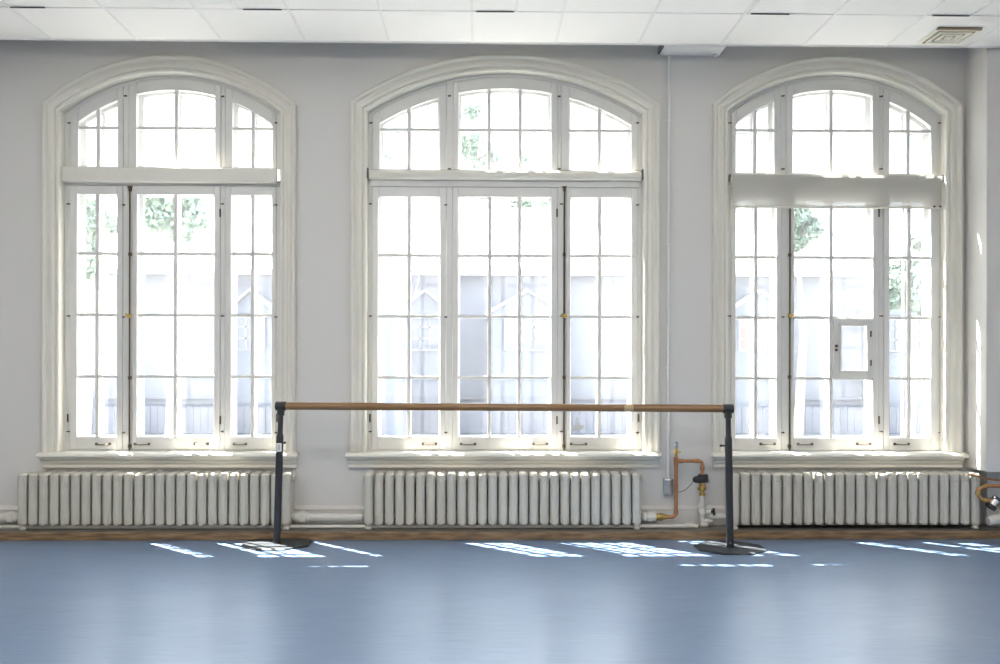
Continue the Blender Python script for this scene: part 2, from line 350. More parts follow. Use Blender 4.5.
def build_window(w):
    root = empty('window_%d' % w['n'], (round(w['cx'], 3), 0, 0.585)); struct(root)
    cx, a, R, zc, mid = w['cx'], w['a'], w['R'], w['zc'], w['mid']
    Zf = lambda py, Y=SP: at(mid, py, Y)[1]
    Xf = lambda px, Y=SP: at(px, 300, Y)[0]
    zsill = w['zsill']
    # architrave
    mb = MB()
    prof = [(-0.003, 0.0855), (-0.003, -0.016), (0.004, -0.022), (0.016, -0.022), (0.020, -0.017), (0.026, -0.030), (0.040, -0.034), (0.052, -0.034), (0.056, -0.028),
            (0.072, -0.028), (0.077, -0.036), (0.088, -0.050), (0.099, -0.052), (0.107, -0.046), (0.109, -0.002)]
    sweep(w, prof, zsill-0.005, mb)
    mb.build('window_casing', 'trim', root, smooth=False)
    # fixed frame
    fr = MB()
    ls = sweep(w, [(-0.0005, 0.085), (-0.025, 0.085), (-0.025, 0.155), (-0.0005, 0.155)], zsill, fr)
    st, gt, rows, gb, sb = w['rows']
    ztr0, ztr1 = Zf(st), Zf(w['tb'] + 6.5)
    rs = R - 0.025
    # transom bar and bottom rail
    fr.box(cx-a+0.02, cx+a-0.02, 0.075, 0.155, ztr0, ztr1)
    fr.box(cx-a+0.02, cx+a-0.02, 0.088, 0.155, zsill-0.01, Zf(sb))
    def post(xa, xb, za, zb=None):
        t = lambda x: zb if zb is not None else zc + math.sqrt(rs*rs - (x-cx)**2) + 0.004
        fr.prism([(xa, za), (xb, za), (xb, t(xb)), (xa, t(xa))], 0.085, 0.155)
    lo, tp = w['low'], w['top']
    for k in (0, 1):
        post(Xf(lo[k][4])+0.002, Xf(lo[k+1][0])-0.002, zsill, ztr0+0.01)
        post(Xf(tp[k][4])+0.002, Xf(tp[k+1][0])-0.002, ztr1-0.01)
    for e, s_ in ((0, -1), (2, 1)):
        edge = cx + s_*(a - 0.003); k_ = 0 if e == 0 else 4
        for row, za, zb in ((lo, zsill, ztr0+0.01), (tp, ztr1-0.01, None)):
            x_in = Xf(row[e][k_]) + s_*0.001
            xa, xb = sorted((edge, x_in))
            t = lambda x: zb if zb is not None else zc + math.sqrt(max((R-0.004)**2 - (x-cx)**2, 0))
            if xb - xa > 0.004: fr.prism([(xa, za), (xb, za), (xb, t(xb)), (xa, t(xa))], 0.0875, 0.154)
    fo = fr.build('window_frame', 'sash', root, bevel=0.003)
    # leaves
    leaves = []
    for kind, rowset in (('low', lo), ('top', tp)):
        for i, (x0, g0, mu, g1, x1) in enumerate(rowset):
            X = [Xf(v) for v in (x0, g0, g1, x1)]; mus = [Xf(v) for v in mu]
            if kind == 'low':
                hm = [Zf(v) for v in rows]
                o = sash(w, 'casement_sash', root, X[0], X[1], mus, X[2], X[3], Zf(sb)+0.002, Zf(gb), hm, Zf(gt), ztr0-0.002, SP, SP+0.045, 'sash')
                # storm leaf: same bars, further out
                sash(w, 'storm_sash', root, X[0], X[1]+0.012, mus, X[2]-0.012, X[3], Zf(sb)-0.02, Zf(gb)-0.0, hm, Zf(gt)+0.0, ztr0, 0.185, 0.215, 'storm', glass='stormglass', mw=0.018, hw=0.014)
            else:
                zg = Zf(w['tb']); arch = rs - 0.002
                xo0, xo1 = X[0], X[3]
                if i == 0: xo0 = max(xo0, cx - a + 0.027)
                if i == 2: xo1 = min(xo1, cx + a - 0.027)
                o = sash(w, 'transom_sash', root, xo0, X[1], mus, X[2], xo1, ztr1+0.002, zg, [Zf(w['th'])], 0, 0, SP, SP+0.045, 'sash', arch=arch, rail=0.082)
                sash(w, 'storm_sash', root, xo0, X[1]+0.02, mus, X[2]-0.02, xo1, ztr1, zg+0.005, [Zf(w['th'])], 0, 0, 0.185, 0.215, 'storm', arch=arch, rail=0.088, glass='stormglass', mw=0.024, hw=0.014)
            leaves.append((kind, i, o, X))
    # frame that carries the storm leaves
    sf = MB(); sweep(w, [(-0.0005, 0.165), (-0.028, 0.165), (-0.028, 0.225), (-0.0005, 0.225)], zsill-0.02, sf)
    sf.box(cx-a+0.02, cx+a-0.02, 0.165, 0.225, ztr0-0.005, ztr1+0.005)
    sf.box(cx-a+0.02, cx+a-0.02, 0.165, 0.23, zsill-0.02, Zf(sb)-0.02)
    for k in (0, 1):
        xa, xb = Xf(lo[k][4])+0.002, Xf(lo[k+1][0])-0.002
        sf.box(xa, xb, 0.165, 0.33, zsill, ztr0)
        xa, xb = Xf(tp[k][4])+0.002, Xf(tp[k+1][0])-0.002
        t = lambda x: zc + math.sqrt(rs*rs - (x-cx)**2)
        sf.prism([(xa, ztr1), (xb, ztr1), (xb, t(xb)), (xa, t(xa))], 0.165, 0.225)
    sf.build('storm_frame', 'storm', root)
    # stool and apron
    sx0, sx1 = at(w['sill'][0], 458, -0.10)[0], at(w['sill'][1], 458, -0.10)[0]
    p = [(-0.085, 0.548), (-0.100, 0.553), (-0.106, 0.5645), (-0.100, 0.576), (-0.085, 0.585), (0.0, 0.587), (0.0, 0.548)]
    s = MB().prism_x(p, sx0, sx1)
    s.box(cx-a+0.001, cx+a-0.001, -0.001, 0.165, 0.566, 0.5865)
    sl = s.build('window_sill', 'trim', root, bevel=0.002)
    ap = [(0, 0.470), (-0.030, 0.470), (-0.036, 0.476), (-0.036, 0.486), (-0.030, 0.490), (-0.034, 0.505), (-0.046, 0.512), (-0.046, 0.522), (-0.058, 0.530), (-0.074, 0.540), (-0.076, 0.548), (0, 0.548)]
    MB().prism_x(ap, sx0+0.016, sx1-0.016).build('sill_apron', 'trim', sl)
    # outer stone sill
    # sash lifts, hinges, latches, bolt
    for (a0, a1) in w['lifts']:
        xa, z = at(a0, 444, SP); xb = at(a1, 444, SP)[0]
        own = min((l for l in leaves if l[0] == 'low'), key=lambda l: abs((l[3][0]+l[3][3])/2 - (xa+xb)/2))
        l = MB()
        for x in (xa+0.008, xb-0.008):
            l.tube([(x, SP+0.002, z), (x, SP-0.004, z)], 0.011, 12); l.sphere((x, SP-0.006, z), 0.007)
        l.tube([(xa+0.008, SP-0.006, z), (xa+0.02, SP-0.022, z-0.002), ((xa+xb)/2, SP-0.026, z-0.004), (xb-0.02, SP-0.022, z-0.002), (xb-0.008, SP-0.006, z)], 0.0045, 8)
        l.build('sash_lift', 'lift', own[2], smooth=True)
    def latch(px, py, vert=False):
        x, z = at(px, py, SP); h = MB()
        if vert: h.tube([(x, SP-0.005, z-0.03), (x, SP-0.005, z+0.03)], 0.006, 8)
        else:
            h.box(x-0.013, x+0.010, SP-0.007, SP+0.006, z-0.0035, z+0.0035); h.sphere((x+0.004, SP-0.010, z), 0.0065)
        h.build('hinge' if vert else 'turn_latch', 'bolt', root)
    pl = [w['low'][0][0]-1.5, (lo[0][4]+lo[1][0])/2-3.5, (lo[1][4]+lo[2][0])/2, lo[2][3+1]]
    for py in (204, 316, 431.5):
        for k, px in enumerate(pl):
            if w['n'] == 3 and py < 210: continue
            latch(px, py + (1 if k % 2 else 0))
    for px, py in ((tp[0][0]-1, 123), ((tp[0][4]+tp[1][0])/2, 96), ((tp[1][4]+tp[2][0])/2, 96.5), (tp[2][4], 123),
                   ((tp[0][4]+tp[1][0])/2, 169), ((tp[1][4]+tp[2][0])/2, 169)):
        latch(px, py)
    side = lo[1][4] + 0.3 if w['n'] != 2 else lo[1][4]
    for py in (213, 420): latch(side, py, True)
    latch(lo[0][0]-2, 418, True); latch(lo[2][4]+1, 418, True)
    # long espagnolette bolt on the opening edge
    xb, zt = at(w['bolt'], rows[0] if False else 187, SP); zb = at(w['bolt'], 450, SP)[1]; zk = at(w['bolt'], 316, SP)[1]
    b = MB().tube([(xb, SP-0.012, zb), (xb, SP-0.012, zt)], 0.0062, 8)
    for z in (zt-0.02, zk+0.45, zk, zk-0.45, zb+0.03): b.box(xb-0.010, xb+0.010, SP-0.016, SP+0.006, z-0.012, z+0.012)
    b.box(xb-0.016, xb+0.016, SP-0.018, SP+0.004, zt-0.006, zt+0.004)
    bo = b.build('espagnolette_bolt', 'bolt', root, smooth=True)
    k = MB().sphere((xb+0.004, SP-0.035, zk), 0.016, (1.5, 0.8, 0.9)); k.tube([(xb, SP-0.005, zk), (xb, SP-0.035, zk)], 0.008, 10)
    k.tube([(xb, SP-0.035, zk-0.01), (xb-0.022, SP-0.035, zk+0.016)], 0.006, 8); k.build('bolt_knob', 'brass', bo, smooth=True)
    return root
roots = [build_window(w) for w in WIN]

# small hinged ventilation pane in the third window
w3 = WIN[2]
def vent_pane():
    x0, x1 = at(833.2, 300, SP)[0], at(873.5, 300, SP)[0]; z0, z1 = at(850, 377.5, SP)[1], at(850, 318.5, SP)[1]
    gx0, gx1 = at(840, 300, SP)[0], at(867.5, 300, SP)[0]; gz0, gz1 = at(850, 371.5, SP)[1], at(850, 325, SP)[1]
    mb = MB(); ya, yb = SP-0.006, SP+0.05
    mb.box(x0, gx0, ya, yb, z0, z1); mb.box(gx1, x1, ya, yb, z0, z1); mb.box(gx0, gx1, ya, yb, z0, gz0); mb.box(gx0, gx1, ya, yb, gz1, z1)
    o = mb.build('vent_sash', 'sash', roots[2], bevel=0.003)
    i = MB(); t = 0.008
    for (a, b, c, d) in ((gx0-t, gx0+t, gz0-t, gz1+t), (gx1-t, gx1+t, gz0-t, gz1+t), (gx0+t, gx1-t, gz0-t, gz0+t), (gx0+t, gx1-t, gz1-t, gz1+t)):
        i.box(a, b, ya-0.008, ya+0.01, c, d)
    i.build('glazing_bead', 'sash', o, bevel=0.002)
    h = MB()
    for py in (334, 363):
        x, z = at(871, py, SP-0.01); h.tube([(x, ya-0.004, z-0.022), (x, ya-0.004, z+0.022)], 0.006, 8)
    h.build('hinge', 'bolt', o, smooth=True)
    x, z = at(836, 348, SP-0.01)
    MB().box(x-0.007, x+0.012, ya-0.012, ya+0.002, z+0.006, z+0.024).box(x-0.007, x+0.010, ya-0.012, ya+0.002, z-0.024, z-0.006).build('catch', 'bolt', o, bevel=0.003)
vent_pane()

# ---------------------------------------------------------------- room shell
struct(MB().box(XL, XR, YB, 0.0, -0.12, 0.0).build('floor', 'floor'))
struct(MB().box(XL-0.2, XL, YB, WT, -0.12, ZTOP).build('wall_left', 'white_wall'))
struct(MB().box(XR, XR+0.2, YB, WT, -0.12, ZTOP).build('wall_right', 'white_wall'))
struct(MB().box(XL-0.2, XR+0.2, YB-0.2, YB, -0.12, ZTOP).build('wall_rear', 'white_wall'))
struct(MB().box(XL-0.2, XR+0.2, YB-0.2, WT, ZTOP, ZTOP+0.15).build('ceiling_slab', 'white_wall'))
# pier on the right, open below where the pipes pass
px0 = at(964.5, 250, 0)[0]
pier = MB().box(px0, XR, -0.32, 0.0, 0.475, ZTOP); pier.box(px0+0.12, XR, -0.10, 0.0, 0.056, 0.475)
struct(pier.build('wall_pier', 'wall', bevel=0.006))
# suspended ceiling: tiles between a white grid
PX, PY = 0.5742, 0.613
tx0 = at(472.6, 42, EDGE)[0]
cm, gm = MB(), MB()
i0 = int((XL - tx0) / PX) - 1; i1 = int((XR - tx0) / PX) + 1
FILL_CELLS = []
for j in range(0, 18):
    ya = EDGE - PY*j; yb = ya - PY
    if yb < YB: yb = YB
    if ya <= YB + 0.02: break
    for i in range(i0, i1 + 1):
        xa, xb = max(tx0 + PX*i, XL), min(tx0 + PX*(i+1), XR)
        if xb - xa < 0.03: continue
        if j in (5, 9, 13) and i in (-6, -5, -2, -1, 2, 3) : FILL_CELLS.append((xa, xb, ya, yb)); continue
        lift = random.uniform(0, 0.002)
        cm.box(xa+0.006, xb-0.006, yb+0.006, ya-0.006, ZC+0.006+lift, ZC+0.024+lift)
for j in range(0, 18):
    y = EDGE - PY*j
    if y < YB: break
    gm.box(XL, XR, y-0.008, y+0.008, ZC+0.003, ZC+0.007)
for i in range(i0, i1 + 1):
    x = tx0 + PX*i
    if XL < x < XR: gm.box(x-0.008, x+0.008, YB, EDGE, ZC+0.0025, ZC+0.008)
struct(cm.build('ceiling', 'ceiling'))
struct(gm.build('trim_1', 'tee'))
# edge angle where the ceiling stops short of the wall
struct(MB().box(XL, XR, EDGE, EDGE+0.004, ZC-0.002, ZC+0.028).build('trim_2', 'ceiling'))
# narrow slots in the second tile row
sl = MB()
for xa, xb in ((15, 49), (244, 282), (475.5, 513), (751, 790), (935, 972)):
    X0, X1 = [ (p-480)*(DIST+EDGE-PY)/1000 for p in (xa, xb)]
    sl.box(X0, X1, EDGE-PY-0.017, EDGE-PY-0.008, ZC-0.001, ZC+0.004)
struct(sl.build('trim_3', 'dark_gap'))
# panel seams beside the slots
sm = MB()
for p in (236.5, 515.5, 749.5, 975):
    X = (p-480)*(DIST+EDGE-PY)/1000
    sm.box(X-0.008, X+0.008, EDGE-2*PY, EDGE-PY-0.009, ZC+0.0015, ZC+0.0065)
struct(sm.build('trim_4', 'tee'))
# raised wooden strip under the radiators
struct(MB().box(XL, XR, -0.300, -0.285, 0.0, 0.056).build('trim_5', 'plinth', bevel=0.003))
struct(MB().box(XL, XR, -0.2849, 0.0, 0.0, 0.054).build('trim_6', 'plinth_top'))
# skirting on the window wall
bp = [(0, 0.054), (-0.022, 0.054), (-0.022, 0.165), (-0.026, 0.168), (-0.026, 0.176), (-0.016, 0.184), (-0.010, 0.196), (0, 0.198)]
struct(MB().prism_x(bp, XL, px0+0.12).build('baseboard_front', 'wall'))

# ---------------------------------------------------------------- fill lights added out of view to brighten the room
fx = []
for k in range(0, len(FILL_CELLS), 2):
    (xa, xb, ya, yb), (xc, xd, _, _) = FILL_CELLS[k], FILL_CELLS[k+1]
    t = empty('added_fill_light', ((xa+xd)/2, (ya+yb)/2, ZC))
    f = MB(); f.box(xa+0.01, xd-0.01, yb+0.01, ya-0.01, ZC+0.03, ZC+0.09)
    f.box(xa+0.01, xd-0.01, yb+0.01, yb+0.035, ZC, ZC+0.03); f.box(xa+0.01, xd-0.01, ya-0.035, ya-0.01, ZC, ZC+0.03)
    f.box(xa+0.01, xa+0.035, yb+0.035, ya-0.035, ZC, ZC+0.03); f.box(xd-0.035, xd-0.01, yb+0.035, ya-0.035, ZC, ZC+0.03)
    f.build('housing', 'tee', t)
    MB().box(xa+0.036, xd-0.036, yb+0.036, ya-0.036, ZC-0.11, ZC+0.018).build('fill_emitter', 'fill_glow', t)
    tag(t, 'added fill light out of view, white box with a glowing cover below the tiles', 'ceiling light', 'added fill lights')

# ---------------------------------------------------------------- ceiling air vent
def ceiling_vent():
    zf = ZC - 0.006
    cx, cy, h = 3.15, -0.585, 0.15
    t = empty('ceiling_vent', (cx, cy, zf))
    tag(t, 'square cream ceiling air vent with concentric louvres near the right wall', 'air vent')
    MB().box(cx-h, cx+h, cy-h, cy+h, zf+0.001, ZC+0.0055).build('face_plate', 'vent', t, bevel=0.002)
    g, l = MB(), MB()
    for k, r in enumerate((0.125, 0.082, 0.038)):
        for mb_, ra, wd, dz in ((g, r, 0.012, 0.0), (l, r-0.016, 0.012, -0.006)):
            if ra < 0.02: continue
            za, zb = zf-0.001+dz, zf+0.002
            mb_.box(cx-ra, cx+ra, cy-ra, cy-ra+wd, za, zb); mb_.box(cx-ra, cx+ra, cy+ra-wd, cy+ra, za, zb)
            mb_.box(cx-ra, cx-ra+wd, cy-ra+wd, cy+ra-wd, za, zb); mb_.box(cx+ra-wd, cx+ra, cy-ra+wd, cy+ra-wd, za, zb)
    g.build('louvre_gap', 'ventgap', t); l.build('louvre', 'vent', t)
    MB().box(cx-0.15, cx+0.145, cy-h-0.024, cy-h-0.001, zf-0.002, ZC+0.0055).build('edge_slot', 'ventgap', t)
ceiling_vent()

# ---------------------------------------------------------------- box above, conduit and metal switch box
xa, zb = at(659, 56, 0); xb = at(719, 56, 0)[0]
t = empty('wall_box', ((xa+xb)/2, 0, zb))
tag(t, 'shallow white box on the wall just under the ceiling between arched windows', 'electrical box')
MB().box(xa, xb, -0.22, -0.001, zb, zb+0.12).build('housing', 'ceiling', t, bevel=0.012)
MB().box(xb-0.05, xb-0.025, -0.06, -0.02, zb-0.012, zb+0.002).build('knockout', 'tee', t, bevel=0.003)
MB().box(xa-0.014, xa-0.001, -0.20, -0.02, zb+0.004, zb+0.05).build('gap_shade_strip', 'cable', t)  # dark gap at the left end, its shade put in as a grey strip
xc, z0 = at(668.2, 479, -0.02)
o = MB().tube([(xc, -0.018, z0), (xc, -0.018, zb-0.001)], 0.011, 14)
for z in (1.2, 2.1, 3.0): o.box(xc-0.02, xc+0.02, -0.010, -0.001, z-0.008, z+0.008)
tag(o.build('conduit', 'white_wall', smooth=True), 'thin white vertical conduit running down the wall to a metal box', 'conduit')
xa, za = at(664.2, 495, -0.06); xb, zb2 = at(673.8, 479, -0.06)
t = empty('junction_box', ((xa+xb)/2, 0, za)); tag(t, 'small bright steel junction box at the foot of the white conduit', 'electrical box')
MB().box(xa, xb, -0.055, -0.001, za, zb2).build('housing', 'steel', t, bevel=0.003)
MB().box(xa+0.012, xb-0.024, -0.0595, -0.0555, za+0.006, zb2-0.006).build('cover_plate', 'steel', t, bevel=0.002)

# ---------------------------------------------------------------- radiators
def radiator_section_mesh(pitch):
    """one cast-iron section, base at z=0, front at y=-0.10"""
    m = MB(); w = pitch * 0.42; c = 0.019
    zb, zt = 0.0, 0.365
    def column(ya, yb, z0, z1, crown=True, foot=True):
        poly = [(-w*0.42, ya), (w*0.42, ya), (w, ya+c), (w, yb-c), (w*0.42, yb), (-w*0.42, yb), (-w, yb-c), (-w, ya+c)]
        m.prism_z(poly, z0, z1)
        pt = [(x*0.66, (y-(ya+yb)/2)*0.9+(ya+yb)/2) for x, y in poly]
        for on, za, zb2 in ((crown, z1, z1+0.011), (foot, z0, z0-0.012)):
            if not on: continue
            a = [m.bm.verts.new((x, y, za)) for x, y in poly]; b = [m.bm.verts.new((x, y, zb2)) for x, y in pt]
            for i in range(8): m.face([a[i], a[(i+1)%8], b[(i+1)%8], b[i]])
            m.face(b)
    for (ya, yb) in ((-0.10, -0.042), (-0.026, 0.026), (0.042, 0.10)): column(ya, yb, zb+0.012, zt-0.058, crown=False)
    column(-0.10, 0.10, zt-0.058, zt-0.011, foot=False)
    m.prism_z([(-w*0.8, -0.085), (w*0.8, -0.085), (w*0.8, 0.085), (-w*0.8, 0.085)], 0.022, 0.072)
    for z in (0.047, 0.325): m.tube([(-pitch/2, 0, z), (pitch/2, 0, z)], 0.022, 12)
    return m
def build_radiator(px_a, px_b, n, label):
    YF = -0.225; X0 = at(px_a, 500, YF)[0]; X1 = at(px_b, 500, YF)[0]; pitch = (X1-X0)/n; YC = YF + 0.10; ZB = 0.088
    root = empty('radiator', ((X0+X1)/2, YC, 0.056)); tag(root, label, 'radiator', 'painted cast-iron radiators below the windows')
    first = radiator_section_mesh(pitch).build('section', 'rad', None, bevel=0.003)
    for i in range(n):
        o = first if i == 0 else first.copy()
        if i: C.objects.link(o)
        o.parent = root; o.location = (X0 + pitch*(i+0.5) - root.location.x, 0, ZB - 0.056)
    for x in (X0 + pitch*0.5, X1 - pitch*0.5):
        for y in (YF + 0.03, YF + 0.17):
            f = MB(); f.tube([(x, y, ZB+0.02), (x, y, 0.075), (x, y, 0.066), (x, y, 0.0565)], [0.024, 0.019, 0.026, 0.022], 12)
            f.build('foot', 'rad', root, smooth=True)
    for x, s in ((X0, -1), (X1, 1)):
        for z in (ZB+0.047, ZB+0.325):
            MB().tube([(x + s*0.001, YC, z), (x + s*0.012, YC, z), (x + s*0.014, YC, z)], [0.026, 0.026, 0.016], 6).build('end_plug', 'rad', root)
    return X0, X1
R1 = build_radiator(15.5, 290.5, 26, 'white cast-iron radiator under the window behind the barre post with the white label')
R2 = build_radiator(363, 642.5, 27, 'white cast-iron radiator under the widest, centre window')
R3 = build_radiator(730.5, 982.5, 24, 'white cast-iron radiator under the window with the half-lowered blind')

# ---------------------------------------------------------------- pipes
YP, ZP = -0.125, 0.132
def pipe_run(x0, x1, coup, label):
    t = empty('heating_pipe', (x0, YP, 0.056)); tag(t, label, 'pipe')
    MB().tube([(x0, YP, ZP), (x1, YP, ZP)], 0.030, 18).build('pipe', 'pipe', t, smooth=True)
    for c in coup:
        f = MB().tube([(c-0.045, YP, ZP), (c-0.045, YP, ZP), (c+0.045, YP, ZP)], 0.036, 18)
        f.tube([(c-0.016, YP, ZP), (c+0.016, YP, ZP)], 0.047, 6); f.build('union_coupling', 'pipe', t, bevel=0.003)
pipe_run(XL+0.01, R1[0]-0.016, [R1[0]-0.07], 'thick white painted pipe entering the radiator at the edge of the photo')
pipe_run(R1[1]+0.016, R2[0]-0.016, [at(303, 518, YP)[0]], 'thick white painted pipe joining two radiators behind the barre post')
# thin return pipe lying on the plinth under the radiators
YT = -0.200
t = empty('return_pipe', (0, YT, 0.056)); tag(t, 'thin white return pipe lying low along the wall under the radiators', 'pipe')
for (a, b) in ((XL+0.01, at(699, 526, YT)[0]),):
    MB().tube([(a, -0.155, 0.0705), (b, -0.155, 0.0705)], 0.0135, 14).build('pipe', 'pipe', t, smooth=True)
xe = at(708, 526, YT)[0]
c = at(691, 526, YT)[0]
MB().tube([(c-0.03, -0.155, 0.0755), (c-0.02, -0.155, 0.0755), (c+0.02, -0.155, 0.0755), (c+0.03, -0.155, 0.0755)], [0.014, 0.0185, 0.0185, 0.014], 14).build('union_coupling', 'pipe', t, smooth=True)

# copper bypass with thermostatic valve between centre and third window
YV = -0.125
P = lambda px, py, Y=YV: (at(px, py, Y)[0], Y, at(px, py, Y)[1])
t = empty('radiator_valve', (at(705, 500, YV)[0], YV, 0.056))
tag(t, 'copper pipe loop with a thermostatic valve between the centre and third radiators', 'valve')
MB().tube([(R2[1]+0.016, YV, ZP), (at(645, 518, YV)[0], YV, ZP)], 0.028, 16).tube([(at(643.5, 518, YV)[0], YV, ZP), (at(647, 518, YV)[0], YV, ZP)], 0.036, 6)\
  .tube([(at(647, 518, YV)[0], YV, ZP), (at(655.5, 518, YV)[0], YV, ZP)], 0.040, 8).build('union_nut', 'pipe', t, bevel=0.003)
br = MB(); xs = [at(p, 518, YV)[0] for p in (655.5, 658, 667)]
br.tube([(xs[0], YV, ZP), (xs[1], YV, ZP), (xs[2], YV, ZP)], [0.020, 0.024, 0.018], 12)
br.tube([(xs[1]+0.01, YV, ZP), (xs[1]+0.035, YV, ZP)], 0.028, 6)
br.build('brass_fitting', 'brass', t, bevel=0.002)
xv, xr = at(676, 500, YV)[0], at(702.5, 470, YV)[0]
zt = at(680, 461, YV)[1]
zc_ = ZP
el = lambda cx, cz, r, a0, a1: [(x, YV, z) for x, z in arcpts((cx, cz), r, a0, a1, 6)]
x668 = xv
cp = MB()
cp.tube([(xs[2]-0.01, YV, ZP)] + el(x668-0.03, ZP+0.03, 0.03, -PI/2, 0) + [(x668, YV, zt-0.02)], 0.0135, 14)
cp.tube([(x668, YV, zt-0.03), (x668, YV, zt+0.03)], 0.0175, 14)
cp.tube([(x668, YV, zt)] + el(xr-0.026, zt-0.026, 0.026, PI/2, 0) + [(xr, YV, zt-0.10)], 0.0125, 14)
cp.tube([(xr, YV, zt-0.035), (xr, YV, zt-0.065)], 0.017, 14)
cp.tube([(x668+0.02, YV, zt), (x668+0.05, YV, zt)], 0.016, 14); cp.tube([(xr-0.055, YV, zt), (xr-0.028, YV, zt)], 0.016, 14)
cp.tube([(x668, YV, ZP+0.02), (x668, YV, ZP+0.05)], 0.017, 14); cp.tube([(x668, YV, ZP+0.20), (x668, YV, ZP+0.23)], 0.016, 14)
cp.build('copper_pipe', 'copper', t, smooth=True)
z1 = at(676, 452, YV)[1]; z2 = at(676, 441.5, YV)[1]
av = MB().tube([(x668, YV, zt+0.03), (x668, YV, z2-0.04)], 0.011, 12); av.tube([(x668, YV, z1-0.012), (x668, YV, z1+0.012)], 0.018, 6)
av.tube([(x668-0.004, YV-0.01, z1), (x668+0.034, YV-0.012, z1)], 0.006, 8)
av.build('air_vent', 'brass', t, smooth=True)
MB().tube([(x668, YV, z2-0.045), (x668, YV, z2-0.04), (x668, YV, z2-0.008), (x668, YV, z2)], [0.012, 0.016, 0.016, 0.008], 12).build('vent_cap', 'steel', t, smooth=True)
# actuator head
xh, _, zh = P(703, 478.2)
ac = MB().tube([(xh, YV, zh-0.028), (xh, YV, zh+0.030)], [0.040, 0.036], 18)
ac.tube([(xh-0.01, YV-0.01, zh-0.004), (xh-0.060, YV-0.02, zh-0.008), (xh-0.078, YV-0.02, zh-0.010)], [0.030, 0.024, 0.012], 14)
ac.build('actuator', 'black', t, bevel=0.003)
z3 = at(703, 482.5, YV)[1]; z4 = at(703, 496, YV)[1]
vb = MB().tube([(xh-0.004, YV, z3), (xh-0.004, YV, z4)], 0.016, 12); vb.tube([(xh-0.004, YV, z3-0.01), (xh-0.004, YV, z3-0.032)], 0.024, 6)
vb.tube([(xh-0.004, YV, z4+0.022), (xh-0.004, YV, z4+0.004)], 0.024, 6)
vb.tube([(xh-0.04, YV, z3-0.045), (xh+0.022, YV, z3-0.045)], 0.011, 10); vb.sphere((xh-0.004, YV, z3-0.040), 0.024)
vb.build('valve_body', 'brass', t, smooth=True)
# white painted lower valve
wv = MB(); xw = xh - 0.006
wv.tube([(xw, YV, z4+0.004), (xw, YV, 0.13), (xw+0.004, YV, 0.082)], [0.016, 0.020, 0.018], 14)
zz = z4 - 0.03
wv.tube([(xw, YV, z4-0.004), (xw, YV, z4-0.026)], 0.025, 6); wv.tube([(xw, YV, z4-0.055), (xw, YV, z4-0.078)], 0.027, 6)
wv.sphere((xw, YV, z4-0.115), 0.034, (1, 1, 1.1)); wv.tube([(xw, YV, z4-0.115), (xw+0.060, YV-0.02, z4-0.11)], 0.018, 12)
wv.tube([(xw, YV, 0.10), (xw+0.05, YV, 0.10), (xw+0.075, YV, 0.11)], 0.018, 12); wv.tube([(xw-0.012, YV, 0.078), (xw+0.04, YV, 0.078)], 0.021, 12)
wv.build('painted_valve_body', 'pipe', t, smooth=True)
hx = xw + 0.06
hd = MB().tube([(hx, YV-0.02, z4-0.11), (hx+0.022, YV-0.026, z4-0.108)], 0.010, 8)
hd.tube([(hx+0.012, YV-0.03, z4-0.109), (hx+0.026, YV-0.034, z4-0.107)], [0.030, 0.024], 10)
hd.build('hand_wheel', 'black', t, bevel=0.002)
MB().tube([(xw+0.05, YV, 0.135), (R3[0]-0.016, YV, 0.135)], 0.024, 14).build('outlet_pipe', 'pipe', t, smooth=True)
# sensor cable from the actuator to the steel box
xb1 = xb
pts = []
A = Vector((xb1+0.006, -0.04, at(674, 492, -0.05)[1])); B = Vector((xh-0.070, YV-0.015, zh-0.018))
for i in range(13):
    s_ = i/12; p = A.lerp(B, s_); p.z -= 0.030 * math.sin(PI*s_); pts.append(p)
MB().tube(pts, 0.003, 8).build('sensor_cable', 'cable', t, smooth=True)

# copper loop and valve at the right end, under the pier
t = empty('radiator_valve', (3.6, -0.2, 0.056))
tag(t, 'copper pipe bend with a dark tilted valve cap beside the pier', 'valve')
YR = -0.27
P = lambda px, py: (at(px, py, YR)[0], YR, at(px, py, YR)[1])
a_ = P(1012, 486); b_ = P(985, 486); c_ = P(979, 489); d_ = P(978, 494); e_ = P(982, 499.5); f_ = P(991, 500.5)
MB().tube([a_, b_, c_, d_, e_, f_], 0.014, 14).build('copper_pipe', 'copper', t, smooth=True)
for p, q in ((P(986, 486), P(983, 486)), (P(978.3, 491), P(978, 495)), (P(983.5, 500), P(987, 500.4))): MB().tube([p, q], 0.019, 14).build('solder_joint', 'brass', t, smooth=True)
k0, k1 = P(990, 508), P(998, 498)
MB().tube([k0, k1], [0.038, 0.034], 18).build('valve_cap', 'black', t, bevel=0.003)
m0 = Vector(P(992, 505.5)); m1 = Vector(P(996, 500.5)); off = Vector((0, -0.004, 0))
MB().tube([m0+off, m1+off], 0.037, 18).build('steel_band', 'steel', t, bevel=0.001)
MB().tube([P(996, 503), P(1008, 512)], 0.020, 12).build('tail_pipe', 'brass', t, smooth=True)
g = MB().tube([P(988, 521), P(994, 519.5), P(1012, 518)], [0.030, 0.040, 0.042], 16).build('floor_collar', 'pipe', t, smooth=True)
o = MB().tube([P(968, 474), P(985, 478.5), P(1012, 482)], 0.007, 10).build('supply_tube', 'copper', smooth=True)
tag(o, 'thin dark copper tube crossing above the third radiator into the pier gap', 'pipe')

